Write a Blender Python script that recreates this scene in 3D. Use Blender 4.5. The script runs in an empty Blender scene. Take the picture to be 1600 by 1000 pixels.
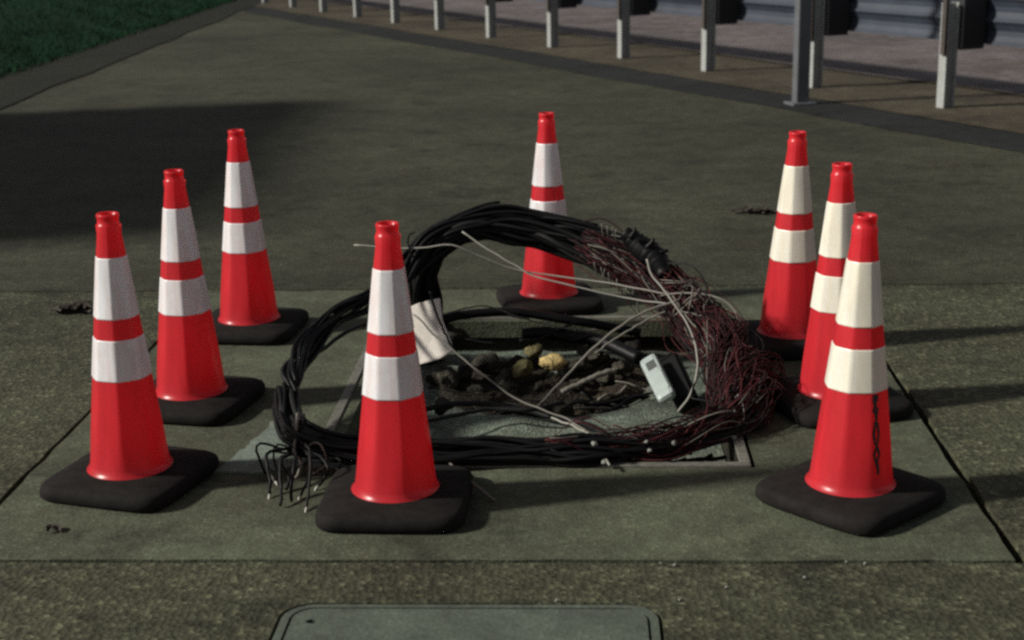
import bpy, bmesh, math, random
import numpy as np
from mathutils import Vector, Matrix

random.seed(7)
rng = np.random.default_rng(7)
S = bpy.context.scene
COL = S.collection

# ------------------------------------------------------------------ camera
F_PX, PITCH, ROLL, CAM_Z = 2270.7, math.radians(15.66), math.radians(-1.2145), 1.408
_fw = Vector((0, math.cos(PITCH), -math.sin(PITCH)))
_r = Vector((1, 0, 0))
_u = _r.cross(_fw)
_r2 = math.cos(ROLL) * _r + math.sin(ROLL) * _u
_u2 = -math.sin(ROLL) * _r + math.cos(ROLL) * _u
cam_data = bpy.data.cameras.new('camera')
cam = bpy.data.objects.new('camera', cam_data)
COL.objects.link(cam)
M = Matrix((( _r2.x, _u2.x, -_fw.x, 0), (_r2.y, _u2.y, -_fw.y, 0), (_r2.z, _u2.z, -_fw.z, CAM_Z), (0, 0, 0, 1)))
cam.matrix_world = M
cam_data.sensor_width = 36
cam_data.lens = F_PX / 1600 * 36
cam_data.clip_start = 0.1
cam_data.clip_end = 2000
cam_data.dof.use_dof = True
cam_data.dof.focus_distance = 4.1
cam_data.dof.aperture_fstop = 4.5
S.camera = cam

# ------------------------------------------------------------------ light
SUN_EL, SUN_AZ = math.radians(31), math.radians(10)      # shade falls towards +x, a little towards +y
w = bpy.data.worlds.new('World')
S.world = w
w.use_nodes = True
nt = w.node_tree
bg = nt.nodes['Background']
sky = nt.nodes.new('ShaderNodeTexSky')
sky.sky_type = 'NISHITA'
sky.sun_disc = False
sky.sun_elevation = SUN_EL
sky.sun_rotation = math.radians(270) - SUN_AZ            # sun stands on the left, a little to the front
hsv = nt.nodes.new('ShaderNodeHueSaturation')
hsv.inputs['Saturation'].default_value = 0.25
nt.links.new(sky.outputs[0], hsv.inputs['Color'])
nt.links.new(hsv.outputs[0], bg.inputs['Color'])
bg.inputs['Strength'].default_value = 0.056
sd = bpy.data.lights.new('sun', 'SUN')
sun = bpy.data.objects.new('sun', sd)
COL.objects.link(sun)
sd.energy = 4.7
sd.angle = math.radians(4.5)
sd.color = (1.0, 0.965, 0.87)
sun_dir = Vector((math.cos(SUN_AZ) * math.cos(SUN_EL), math.sin(SUN_AZ) * math.cos(SUN_EL), -math.sin(SUN_EL)))
sun.rotation_euler = sun_dir.to_track_quat('-Z', 'Y').to_euler()
sun.location = (-6, -2, 6)
S.view_settings.view_transform = 'Standard'
S.view_settings.look = 'None'
S.view_settings.exposure = 0
S.view_settings.gamma = 1
S.view_settings.use_curve_mapping = False
S.render.engine = 'CYCLES'
S.cycles.filter_width = 2.6
S.cycles.use_denoising = False
S.cycles.max_bounces = 8
S.cycles.sample_clamp_indirect = 1.5
S.cycles.sample_clamp_direct = 6

# ------------------------------------------------------------------ helpers
def at(px, py, y=None, z=None):
    """A point of the place: where the sight line measured on the photograph meets the plane Y=y or Z=z."""
    d = _fw + _r2 * ((px - 800) / F_PX) - _u2 * ((py - 500) / F_PX)
    o = Vector((0, 0, CAM_Z))
    t = (y / d.y) if y is not None else (z - CAM_Z) / d.z
    return o + d * t

def link(name, me, mat=None, parent=None, smooth=False):
    o = bpy.data.objects.new(name, me)
    COL.objects.link(o)
    if mat is not None:
        me.materials.append(mat)
    if smooth:
        me.polygons.foreach_set('use_smooth', [True] * len(me.polygons))
    if parent is not None:
        o.parent = parent
    return o

def mesh(name, verts, faces, mat=None, parent=None, smooth=False):
    me = bpy.data.meshes.new(name)
    me.from_pydata([tuple(v) for v in verts], [], faces)
    me.update()
    return link(name, me, mat, parent, smooth)

def from_bm(name, bm, mat=None, parent=None, smooth=False):
    bmesh.ops.recalc_face_normals(bm, faces=bm.faces)
    me = bpy.data.meshes.new(name)
    bm.to_mesh(me)
    bm.free()
    return link(name, me, mat, parent, smooth)

def tag(o, label=None, cat=None, group=None, kind=None):
    if label: o['label'] = label
    if cat: o['category'] = cat
    if group: o['group'] = group
    if kind: o['kind'] = kind
    return o

def empty(name, loc=(0, 0, 0), rz=0):
    o = bpy.data.objects.new(name, None)
    o.location = loc
    o.rotation_euler = (0, 0, rz)
    o.empty_display_size = 0.1
    COL.objects.link(o)
    return o

def spline(pts, n):
    """Catmull-Rom through pts, n samples, about even in length."""
    P = np.array([tuple(p) for p in pts], float)
    P = np.vstack([2 * P[0] - P[1], P, 2 * P[-1] - P[-2]])
    out = []
    for i in range(1, len(P) - 2):
        p0, p1, p2, p3 = P[i - 1], P[i], P[i + 1], P[i + 2]
        for t in np.linspace(0, 1, 24, endpoint=False):
            out.append(0.5 * (2 * p1 + (p2 - p0) * t + (2 * p0 - 5 * p1 + 4 * p2 - p3) * t * t + (3 * p1 - p0 - 3 * p2 + p3) * t ** 3))
    out.append(P[-2])
    out = np.array(out)
    L = np.r_[0, np.cumsum(np.linalg.norm(np.diff(out, axis=0), axis=1))]
    s = np.linspace(0, L[-1], n)
    return np.stack([np.interp(s, L, out[:, k]) for k in range(3)], 1)

def tube_data(C, r, sides=6):
    C = np.asarray(C, float)
    n = len(C)
    r = np.broadcast_to(np.asarray(r, float), (n,))
    T = np.gradient(C, axis=0)
    T /= np.linalg.norm(T, axis=1)[:, None] + 1e-12
    nrm = np.cross(T[0], [0.3, 0.2, 1.0]); nrm /= np.linalg.norm(nrm)
    V = []
    for i in range(n):
        nrm = nrm - T[i] * (nrm @ T[i]); nrm /= np.linalg.norm(nrm) + 1e-12
        b = np.cross(T[i], nrm)
        for k in range(sides):
            a = 2 * math.pi * k / sides
            V.append(C[i] + r[i] * (math.cos(a) * nrm + math.sin(a) * b))
    Fc = []
    for i in range(n - 1):
        for k in range(sides):
            k2 = (k + 1) % sides
            Fc.append((i * sides + k, i * sides + k2, (i + 1) * sides + k2, (i + 1) * sides + k))
    Fc.append(tuple(range(sides - 1, -1, -1)))
    Fc.append(tuple((n - 1) * sides + k for k in range(sides)))
    return V, Fc

def tube(name, C, r, mat, parent=None, sides=6):
    V, Fc = tube_data(C, r, sides)
    return mesh(name, V, Fc, mat, parent, True)

def box_bm(bm, c, s, rz=0, bevel=0):
    m = Matrix.Translation(c) @ Matrix.Rotation(rz, 4, 'Z') @ Matrix.Diagonal((s[0], s[1], s[2], 1))
    r = bmesh.ops.create_cube(bm, size=1, matrix=m)
    if bevel:
        es = list({e for v in r['verts'] for e in v.link_edges})
        bmesh.ops.bevel(bm, geom=es, offset=bevel, segments=2, affect='EDGES', profile=0.5)

# ------------------------------------------------------------------ materials
def new_mat(name):
    m = bpy.data.materials.new(name)
    m.use_nodes = True
    return m, m.node_tree, m.node_tree.nodes['Principled BSDF']

def N(t, kind, **kw):
    n = t.nodes.new(kind)
    for k, v in kw.items():
        setattr(n, k, v)
    return n

def noise(t, vec, scale, detail=4, rough=0.6):
    n = N(t, 'ShaderNodeTexNoise')
    n.inputs['Scale'].default_value = scale
    n.inputs['Detail'].default_value = detail
    n.inputs['Roughness'].default_value = rough
    t.links.new(vec, n.inputs['Vector'])
    return n.outputs['Fac']

def ramp(t, fac, stops):
    r = N(t, 'ShaderNodeValToRGB')
    e = r.color_ramp.elements
    while len(e) < len(stops): e.new(0.5)
    for i, (p, c) in enumerate(stops):
        e[i].position = p
        e[i].color = (c[0], c[1], c[2], 1) if hasattr(c, '__len__') else (c, c, c, 1)
    t.links.new(fac, r.inputs['Fac'])
    return r.outputs['Color']

def mixc(t, a, b, fac=1.0, mode='MULTIPLY'):
    m = N(t, 'ShaderNodeMix', data_type='RGBA', blend_type=mode)
    if hasattr(fac, 'links') or isinstance(fac, bpy.types.NodeSocket): t.links.new(fac, m.inputs[0])
    else: m.inputs[0].default_value = fac
    for s, v in ((6, a), (7, b)):
        if isinstance(v, bpy.types.NodeSocket): t.links.new(v, m.inputs[s])
        else: m.inputs[s].default_value = (*v, 1)
    return m.outputs[2]

def concrete(name, base, tint, agg=0.35, grain=0.5, bump=0.5, big=1.0, pebble=90):
    m, t, b = new_mat(name)
    g = N(t, 'ShaderNodeNewGeometry').outputs['Position']
    big1 = ramp(t, noise(t, g, 0.9 * big, 5, 0.65), [(0.3, 0.62), (0.7, 1.3)])
    hue = noise(t, g, 2.3, 3)
    hue_r = ramp(t, hue, [(0.35, 0.0), (0.65, 1.0)])
    col = mixc(t, base, tint, hue_r, 'MIX')
    col = mixc(t, col, big1)
    mid = ramp(t, noise(t, g, 9, 6, 0.7), [(0.25, 0.66), (0.75, 1.3)])
    col = mixc(t, col, mid)
    col = mixc(t, col, ramp(t, noise(t, g, 2.6, 7, 0.72), [(0.33, 0.5), (0.46, 1.0)]))
    vor = N(t, 'ShaderNodeTexVoronoi')
    vor.inputs['Scale'].default_value = pebble
    t.links.new(g, vor.inputs['Vector'])
    sep = N(t, 'ShaderNodeSeparateColor')
    t.links.new(vor.outputs['Color'], sep.inputs[0])
    col = mixc(t, col, ramp(t, sep.outputs[0], [(0.0, 1 - agg), (0.8, 1.0), (1.0, 1 + 1.6 * agg)]))
    fine = ramp(t, noise(t, g, 260, 2, 0.8), [(0.25, 1 - grain), (0.75, 1 + grain)])
    col = mixc(t, col, fine)
    t.links.new(col, b.inputs['Base Color'])
    b.inputs['Roughness'].default_value = 0.86
    b.inputs['Specular IOR Level'].default_value = 0.25
    bp = N(t, 'ShaderNodeBump')
    bp.inputs['Strength'].default_value = bump
    bp.inputs['Distance'].default_value = 0.006
    hgt = N(t, 'ShaderNodeMath', operation='ADD')
    t.links.new(noise(t, g, 60, 5, 0.7), hgt.inputs[0])
    t.links.new(vor.outputs['Distance'], hgt.inputs[1])
    t.links.new(hgt.outputs[0], bp.inputs['Height'])
    t.links.new(bp.outputs[0], b.inputs['Normal'])
    return m

M_pad = concrete('pad_concrete', (0.090, 0.100, 0.066), (0.074, 0.078, 0.051), agg=0.18, grain=0.5, bump=0.25)
M_ground = concrete('aggregate_concrete', (0.078, 0.081, 0.050), (0.064, 0.063, 0.038), agg=0.45, grain=0.6, bump=0.7, pebble=70)
M_falloff_lot = concrete('falloff_lot_surface', (0.055, 0.057, 0.037), (0.045, 0.043, 0.027), agg=0.3, grain=0.55, bump=0.5, big=0.45)  # far lot darkened: lamp falloff with distance put into the colour
M_patch = concrete('cement_patch', (0.20, 0.235, 0.20), (0.18, 0.215, 0.18), agg=0.1, grain=0.3, bump=0.2)
M_lid = concrete('lid_composite', (0.098, 0.115, 0.09), (0.09, 0.105, 0.085), agg=0.1, grain=0.3, bump=0.15)
M_shoulder = concrete('sandy_shoulder', (0.075, 0.063, 0.043), (0.06, 0.047, 0.03), agg=0.3, grain=0.5)
M_soil2 = concrete('dry_soil', (0.04, 0.03, 0.018), (0.05, 0.036, 0.02), agg=0.5, grain=0.6, bump=1.0)
M_rail_shade = concrete('rail_shade_dark', (0.018, 0.020, 0.020), (0.015, 0.016, 0.015), agg=0.3, grain=0.5)  # dark tone for the guardrail's cast shadow
M_road = concrete('road_surface', (0.16, 0.138, 0.145), (0.12, 0.10, 0.095), agg=0.3, grain=0.5)
M_verge = concrete('dark_verge', (0.012, 0.014, 0.009), (0.016, 0.015, 0.009), agg=0.5, grain=0.6, bump=1.0)
M_soil = concrete('dark_soil', (0.022, 0.017, 0.011), (0.035, 0.026, 0.016), agg=0.6, grain=0.6, bump=1.0)
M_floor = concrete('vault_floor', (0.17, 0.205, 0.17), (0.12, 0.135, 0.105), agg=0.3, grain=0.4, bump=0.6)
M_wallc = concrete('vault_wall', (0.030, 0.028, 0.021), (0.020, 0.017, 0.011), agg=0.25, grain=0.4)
M_added_wall_block = concrete('added_wall_grey_block', (0.2, 0.2, 0.19), (0.17, 0.17, 0.16))
M_rock = concrete('brown_stone', (0.06, 0.054, 0.040), (0.04, 0.036, 0.028), agg=0.4, grain=0.5, bump=0.8)
M_yellow = concrete('yellow_stone', (0.55, 0.40, 0.16), (0.46, 0.36, 0.17), agg=0.2, grain=0.3)
M_olive = concrete('olive_stone', (0.17, 0.145, 0.06), (0.14, 0.12, 0.06), agg=0.3, grain=0.3)

def sheeting(name, col, stain):
    m = plastic(name, col, 0.28, trans=0.14, dirt=0.22, dirt_scale=24, streak=True, grain=0.12)
    t = m.node_tree
    b = t.nodes['Principled BSDF']
    old = b.inputs['Base Color'].links[0].from_socket
    tc = N(t, 'ShaderNodeTexCoord').outputs['Object']
    mp = N(t, 'ShaderNodeMapping')
    mp.inputs['Scale'].default_value = (1, 1, 0.10)
    t.links.new(tc, mp.inputs['Vector'])
    f = ramp(t, noise(t, mp.outputs[0], 45, 4, 0.6), [(0.42, 0.0), (0.62, 0.85)])
    c2 = mixc(t, (1, 1, 1), stain, f, 'MIX')
    t.links.new(mixc(t, old, c2), b.inputs['Base Color'])
    return m

def plastic(name, col, rough=0.35, trans=0.0, dirt=0.0, spec=0.5, dirt_scale=14, streak=False, metal=0.0, grain=0.0):
    m, t, b = new_mat(name)
    out = t.nodes['Material Output']
    tc = N(t, 'ShaderNodeTexCoord').outputs['Object']
    c = None
    if dirt or grain:
        mp = N(t, 'ShaderNodeMapping')
        mp.inputs['Scale'].default_value = (1, 1, 0.18) if streak else (1, 1, 1)
        t.links.new(tc, mp.inputs['Vector'])
        c = mixc(t, col, ramp(t, noise(t, mp.outputs[0], dirt_scale, 6, 0.7), [(0.3, 1 - dirt), (0.62, 1.0)]))
        if grain:
            c = mixc(t, c, ramp(t, noise(t, tc, 330, 2, 0.8), [(0.25, 1 - grain), (0.75, 1 + grain)]))
        t.links.new(c, b.inputs['Base Color'])
    else:
        b.inputs['Base Color'].default_value = (*col, 1)
    b.inputs['Roughness'].default_value = rough
    b.inputs['Specular IOR Level'].default_value = spec
    b.inputs['Metallic'].default_value = metal
    if trans:
        tr = N(t, 'ShaderNodeBsdfTranslucent')
        if c is not None: t.links.new(c, tr.inputs['Color'])
        else: tr.inputs['Color'].default_value = (*col, 1)
        mx = N(t, 'ShaderNodeMixShader')
        mx.inputs[0].default_value = trans
        t.links.new(b.outputs[0], mx.inputs[1])
        t.links.new(tr.outputs[0], mx.inputs[2])
        t.links.new(mx.outputs[0], out.inputs['Surface'])
    return m

M_red = plastic('orange_red_pvc', (0.92, 0.050, 0.068), 0.3, trans=0.5, dirt=0.28, dirt_scale=9, streak=True, grain=0.08)
M_white_warmlit = sheeting('warm_lit_sheet', (0.92, 0.90, 0.79), (0.97, 0.93, 0.86))  # second collar sheet, yellowish light tint put into its colour
M_white = sheeting('reflective_sheet', (0.88, 0.89, 0.92), (0.95, 0.83, 0.79))
M_rubber = plastic('black_rubber', (0.017, 0.015, 0.0143), 0.85, dirt=0.5, spec=0.12, dirt_scale=25, grain=0.4)
M_black = plastic('black_cable', (0.005, 0.005, 0.0055), 0.5, spec=0.18)
M_black2 = plastic('dusty_black_cable', (0.013, 0.013, 0.0135), 0.6, spec=0.2, dirt=0.4, dirt_scale=60)
M_redwire = plastic('brown_red_wire', (0.070, 0.018, 0.020), 0.6, spec=0.12, dirt=0.4, dirt_scale=50)
M_darkwire = plastic('maroon_wire', (0.028, 0.011, 0.013), 0.6, spec=0.12, dirt=0.4, dirt_scale=50)
M_greywire = plastic('grey_wire', (0.15, 0.14, 0.12), 0.5, spec=0.3)
M_whitewire = plastic('white_wire', (0.27, 0.26, 0.23), 0.5, spec=0.3)
M_tip = plastic('bare_wire_tip', (0.42, 0.42, 0.38), 0.5, spec=0.3)
M_panel = plastic('cream_panel', (0.72, 0.66, 0.60), 0.55, dirt=0.2, grain=0.1)
M_box = plastic('pale_plastic', (0.37, 0.42, 0.40), 0.45, dirt=0.2, grain=0.1)
M_slot = plastic('dark_slot', (0.06, 0.065, 0.06), 0.6)
M_mark = plastic('black_paint', (0.04, 0.006, 0.008), 0.6)
M_galv = plastic('galvanised_steel', (0.36, 0.37, 0.36), 0.6, dirt=0.3, dirt_scale=6, spec=0.4, grain=0.15)
M_post2 = plastic('grey_steel', (0.11, 0.113, 0.125), 0.6, dirt=0.3, dirt_scale=6, grain=0.2)
M_rail = plastic('rail_steel', (0.034, 0.042, 0.062), 0.6, dirt=0.4, dirt_scale=3, grain=0.25)
M_post_shade = plastic('post_shade_brown', (0.06, 0.048, 0.042), 0.85, dirt=0.4, grain=0.3)
M_dark = plastic('dark_block', (0.02, 0.019, 0.022), 0.8, grain=0.3)
M_pebble = plastic('pale_pebble', (0.2, 0.205, 0.185), 0.8, grain=0.2)
M_leaf = plastic('dead_leaf', (0.03, 0.022, 0.014), 0.8)
M_steel = plastic('rim_steel', (0.17, 0.165, 0.14), 0.6, dirt=0.5, dirt_scale=30, grain=0.3)

m, t, b = new_mat('grass_green')
g = N(t, 'ShaderNodeNewGeometry').outputs['Position']
c = ramp(t, noise(t, g, 1.2, 4), [(0.3, (0.004, 0.020, 0.008)), (0.7, (0.012, 0.046, 0.019))])
c = mixc(t, c, ramp(t, noise(t, g, 40, 2), [(0.3, 0.6), (0.7, 1.4)]))
t.links.new(c, b.inputs['Base Color'])
b.inputs['Roughness'].default_value = 0.9
b.inputs['Specular IOR Level'].default_value = 0.1
M_grass = m

# ------------------------------------------------------------------ ground, pad with the opening, lid pocket
def rough_loop(corners, step=0.06, jit=0.003):
    out = []
    for i in range(len(corners)):
        a, b_ = np.array(corners[i]), np.array(corners[(i + 1) % len(corners)])
        n = max(1, int(np.linalg.norm(b_ - a) / step))
        d = (b_ - a) / np.linalg.norm(b_ - a)
        nn = np.array([-d[1], d[0]])
        for k in range(n):
            q = a + (b_ - a) * k / n
            if k: q = q + nn * rng.normal(0, jit)
            out.append((q[0], q[1]))
    return out

def sheet(name, loops, z, depth, mat, parent=None):
    """A flat slab with holes: loops[0] is the outline, the others are openings; sides go down by depth."""
    bm = bmesh.new()
    allv, edges = [], []
    for lp in loops:
        vs = [bm.verts.new((x, y, z)) for x, y in lp]
        es = [bm.edges.new((vs[i], vs[(i + 1) % len(vs)])) for i in range(len(vs))]
        edges += es
        allv.append(vs)
    bmesh.ops.triangle_fill(bm, edges=edges, use_beauty=True)
    for vs in allv:
        low = [bm.verts.new((v.co.x, v.co.y, z - depth)) for v in vs]
        for i in range(len(vs)):
            j = (i + 1) % len(vs)
            bm.faces.new((vs[i], vs[j], low[j], low[i]))
    bmesh.ops.recalc_face_normals(bm, faces=bm.faces)
    up = [f for f in bm.faces if abs(f.normal.z) > 0.9]
    if up and up[0].normal.z < 0:
        bmesh.ops.reverse_faces(bm, faces=bm.faces)
    me = bpy.data.meshes.new(name)
    bm.to_mesh(me); bm.free()
    return link(name, me, mat, parent)

def rounded(corners, r, n=5):
    out = []
    m_ = len(corners)
    for i in range(m_):
        p = np.array(corners[i]); a = np.array(corners[i - 1]); c_ = np.array(corners[(i + 1) % m_])
        u = (a - p) / np.linalg.norm(a - p); v = (c_ - p) / np.linalg.norm(c_ - p)
        for k in range(n + 1):
            th = k / n * math.pi / 2
            out.append(tuple(p + u * r * (1 - math.sin(th)) + v * r * (1 - math.cos(th))))
    return out

def offs(corners, d):
    c_ = np.mean(np.array(corners), axis=0)
    out = []
    for p in corners:
        v = np.array(p) - c_
        out.append(tuple(c_ + v + np.sign(v) * d))
    return out

A = math.radians(-2.9)
ex, ey = np.array([math.cos(A), math.sin(A)]), np.array([-math.sin(A), math.cos(A)])
FR = np.array([1.105, 2.955])                              # front right corner of the pad
pad = [tuple(FR - ex * 2.42), tuple(FR), tuple(FR + ey * 2.44), tuple(FR - ex * 2.42 + ey * 2.44)]
hole_pad = [tuple(FR - ex * 2.434 - ey * 0.012), tuple(FR + ex * 0.024 - ey * 0.012),
            tuple(FR + ex * 0.024 + ey * 2.452), tuple(FR - ex * 2.434 + ey * 2.452)]
V0 = np.array([-0.49, 3.60])                               # opening: front left corner
VW, VD = 1.12, 1.42
vault = [tuple(V0), tuple(V0 + ex * VW), tuple(V0 + ex * VW + ey * VD), tuple(V0 + ey * VD)]
L0 = np.array([0.300, 2.785])                              # lid pocket: far right corner
LW, LD = 0.80, 0.62
pocket = [tuple(L0 - ex * LW - ey * LD), tuple(L0 - ey * LD), tuple(L0), tuple(L0 - ex * LW)]

B = 260
tag(sheet('ground', [[(-B, -60), (B, -60), (B, 500), (-B, 500)], rough_loop(hole_pad, 0.09, 0.0028), rounded(pocket, 0.07)], 0, 0.06, M_ground), kind='structure')
tag(sheet('concrete_pad', [rough_loop(pad, 0.09, 0.0028), vault], 0.002, 0.06, M_pad), kind='structure')
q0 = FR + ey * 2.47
falloff_lot = rough_loop([tuple(q0 - ex * 22), tuple(q0 + ex * 14)], 0.12, 0.006)
falloff_lot = [p_ for p_ in falloff_lot if True][:int(36 / 0.12)] + [tuple(q0 + ex * 14 + ey * 60), tuple(q0 - ex * 22 + ey * 60)]
tag(sheet('falloff_lot', [falloff_lot], 0.003, 0.003, M_falloff_lot), kind='structure')
bed_hole = offs(vault, 0.02)
tag(sheet('ground_bed', [[(-1.6, 2.0), (1.6, 2.0), (1.6, 5.8), (-1.6, 5.8)], bed_hole], -0.045, 0.01, M_soil), kind='structure')

# pale cement skim beside the opening
sk = [(-0.80, 3.585), (-0.66, 3.57), (-0.565, 3.62), (-0.55, 3.78), (-0.575, 3.95), (-0.64, 4.00), (-0.70, 3.97), (-0.735, 3.80), (-0.745, 3.74)]
sk2 = []
for i in range(len(sk)):
    a, b_ = np.array(sk[i]), np.array(sk[(i + 1) % len(sk)])
    for k in range(4):
        q = a + (b_ - a) * k / 4 + rng.normal(0, 0.005, 2)
        sk2.append(tuple(q))
tag(sheet('cement_patch', [sk2], 0.007, 0.006, M_patch), kind='structure')

# the vault: rim, four walls, floor
vt = empty('utility_vault', (float(V0[0] + ex[0] * VW / 2), float(V0[1] + ey[1] * VD / 2), 0), A)
tag(vt, 'open rectangular utility vault with pale floor and dirt in the concrete pad', 'utility vault')
fr = bmesh.new()
for cx, cy, sx, sy in ((0, -VD / 2 - 0.012, VW + 0.05, 0.028), (0, VD / 2 + 0.012, VW + 0.05, 0.028),
                       (-VW / 2 - 0.012, 0, 0.028, VD - 0.006), (VW / 2 + 0.012, 0, 0.028, VD - 0.006)):
    box_bm(fr, (cx, cy, 0.001), (sx, sy, 0.012), 0, 0.002)
from_bm('rim', fr, M_steel, vt)
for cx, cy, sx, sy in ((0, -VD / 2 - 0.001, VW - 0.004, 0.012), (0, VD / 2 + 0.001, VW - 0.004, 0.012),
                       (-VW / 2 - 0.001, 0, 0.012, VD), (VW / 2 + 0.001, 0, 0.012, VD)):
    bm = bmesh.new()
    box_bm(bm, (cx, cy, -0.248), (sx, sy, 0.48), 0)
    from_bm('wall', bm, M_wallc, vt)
n1, n2 = 70, 84
from mathutils import noise as mn
vs = []
for j in range(n2 + 1):
    for i in range(n1 + 1):
        x = (i / n1 - 0.5) * (VW - 0.016); y = (j / n2 - 0.5) * (VD - 0.016)
        pit = math.exp(-(((x - 0.02) / 0.30) ** 2 + ((y - 0.33) / 0.26) ** 2) ** 2)
        z = -0.115 - 0.085 * pit + 0.012 * mn.fractal(Vector((x * 4, y * 4, 1)), 1, 2, 4) + 0.02 * pit * mn.noise(Vector((x * 14, y * 14, 3)))
        z += 0.012 * mn.noise(Vector((x * 7, y * 7, 8)))
        vs.append((x, y, z))
fs = [(j * (n1 + 1) + i, j * (n1 + 1) + i + 1, (j + 1) * (n1 + 1) + i + 1, (j + 1) * (n1 + 1) + i) for j in range(n2) for i in range(n1)]
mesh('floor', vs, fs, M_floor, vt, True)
vs2 = []
for j in range(41):
    for i in range(57):
        x = -0.40 + 0.80 * i / 56; y = 0.12 + 0.50 * j / 40
        e = min(i, 56 - i, j, 40 - j)
        k = ((x - 0.0) / 0.42) ** 2 + ((y - 0.35) / 0.27) ** 2
        h = 0.055 * max(0, 1.0 - k) ** 0.5 + 0.03 * mn.noise(Vector((x * 9, y * 9, 5))) + 0.02 * mn.noise(Vector((x * 25, y * 25, 2)))
        pit = math.exp(-(((x - 0.02) / 0.30) ** 2 + ((y - 0.33) / 0.26) ** 2) ** 2)
        z = -0.135 - 0.03 * pit + h - (0.12 if e == 0 else 0)
        vs2.append((x, y, z))
fs2 = [(j * 57 + i, j * 57 + i + 1, (j + 1) * 57 + i + 1, (j + 1) * 57 + i) for j in range(40) for i in range(56)]
tag(mesh('dirt', vs2, fs2, M_soil, vt, True), kind='stuff')

# lid of the small box at the bottom of the picture
lidc = L0 - ex * LW / 2 - ey * LD / 2
lt = empty('box_lid', (float(lidc[0]), float(lidc[1]), 0), A)
tag(lt, 'smooth grey green lid with rounded corners set flush in the pavement', 'utility lid')
def rect(wd, dp): return [(-wd / 2, -dp / 2), (wd / 2, -dp / 2), (wd / 2, dp / 2), (-wd / 2, dp / 2)]
sheet('frame', [rounded(rect(LW - 0.016, LD - 0.016), 0.065), rounded(rect(LW - 0.050, LD - 0.044), 0.05)], 0.001, 0.05, M_lid, lt)
hk = [(-0.325 + 0.013 * math.cos(a), 0.225 + 0.010 * math.sin(a)) for a in np.linspace(0, 2 * math.pi, 12, endpoint=False)]
ld_ = sheet('cover', [rounded(rect(LW - 0.062, LD - 0.056), 0.045), hk], 0.001, 0.03, M_lid, lt)
bm = bmesh.new(); box_bm(bm, (0, 0, -0.045), (LW - 0.02, LD - 0.02, 0.02))
from_bm('seat', bm, M_slot, lt)

# ------------------------------------------------------------------ road side: painted rail shadow, kerb strip, road
P1, PSTEP = np.array([3.11, 10.35]), np.array([-0.654, 1.366])
RD = PSTEP / np.linalg.norm(PSTEP); RN = np.array([RD[1], -RD[0]])
def strip(name, o0, o1, z, mat, s0=-14, s1=60, wob=0.02):
    n = 90
    vs, fs = [], []
    for i in range(n + 1):
        q = P1 + RD * (s0 + (s1 - s0) * i / n)
        for o in (o0 + wob * mn.noise(Vector((i * 0.7, 1, 2))), o1 + wob * mn.noise(Vector((i * 0.7, 5, 2)))):
            vs.append((q[0] + RN[0] * o, q[1] + RN[1] * o, z))
    fs = [(2 * i, 2 * i + 1, 2 * i + 3, 2 * i + 2) for i in range(n)]
    return tag(mesh(name, vs, fs, mat), kind='structure')
strip('rail_shade', -0.98, -0.45, 0.007, M_rail_shade, wob=0.10)  # flat dark strip painted in as the rail's shadow
strip('shoulder', -0.46, 0.92, 0.011, M_shoulder, wob=0.05)
strip('dirt_strip', 0.855, 0.905, 0.019, M_soil2, wob=0.10)
strip('road', 0.90, 9.5, 0.015, M_road, wob=0.0)

vgv = []
for i in range(61):
    y = 9.0 + i
    vgv += [(-5.2, y, 0.012), (-3.95 + 0.12 * mn.noise(Vector((y * 0.8, 0, 0))) - 0.012 * (y - 9), y, 0.012)]
tag(mesh('verge', vgv, [(2 * i, 2 * i + 1, 2 * i + 3, 2 * i + 2) for i in range(60)], M_verge), kind='structure')
# grass bank on the left and an added unseen wall that shades the ground
nb, na = 60, 24
vs, fs = [], []
def bank_z(x, y):
    d = max(0.0, -4.75 - x)
    return 0.42 * (1 - math.exp(-d * 0.9)) * d ** 0.5 + 0.04 * mn.noise(Vector((x * 1.3, y * 1.3, 0)))* min(1, d * 3)
for j in range(nb + 1):
    for i in range(na + 1):
        x = -4.75 - 16 * (i / na) ** 1.5; y = 10.2 + 60 * j / nb
        vs.append((x + 0.12 * mn.noise(Vector((0, y * 0.6, 0))) * (i == 0), y, bank_z(x, y) + 0.006 if i else -0.01))
fs = [(j * (na + 1) + i, j * (na + 1) + i + 1, (j + 1) * (na + 1) + i + 1, (j + 1) * (na + 1) + i) for j in range(nb) for i in range(na)]
tag(mesh('grass_bank', vs, fs, M_grass, None, True), kind='structure')
gv, gf = [], []
for k in range(26000):
    y = 10.5 + 22 * rng.random() ** 1.3; x = -4.72 - 6 * rng.random() ** 1.5
    z = bank_z(x, y); h = 0.03 + 0.05 * rng.random(); a = rng.random() * 6.28; l = rng.normal(0, 0.03, 2)
    i0 = len(gv)
    gv += [(x - 0.008 * math.cos(a), y - 0.008 * math.sin(a), z), (x + 0.008 * math.cos(a), y + 0.008 * math.sin(a), z), (x + l[0], y + l[1], z + h)]
    gf.append((i0, i0 + 1, i0 + 2))
tag(mesh('grass', gv, gf, M_grass), kind='stuff')

wl = empty('added_shade_wall', (-6.5, 7.75, 0))  # added out of view to cast the dark patch at far left
tag(wl, 'added grey block wall out of view, shading the ground at far left', 'wall')
for j in range(15):
    for k in range(12):
        bm = bmesh.new()
        box_bm(bm, (0, -1.75 + 0.405 * k + (0.1 if j % 2 else -0.1), 0.11 + 0.208 * j), (0.2, 0.395, 0.2), 0, 0.004)
        from_bm('added_wall_blocks', bm, M_added_wall_block, wl)
bm = bmesh.new(); box_bm(bm, (0, 0.48, 1.56), (0.17, 4.8, 3.10)); from_bm('added_wall_mortar', bm, M_wallc, wl)

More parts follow.
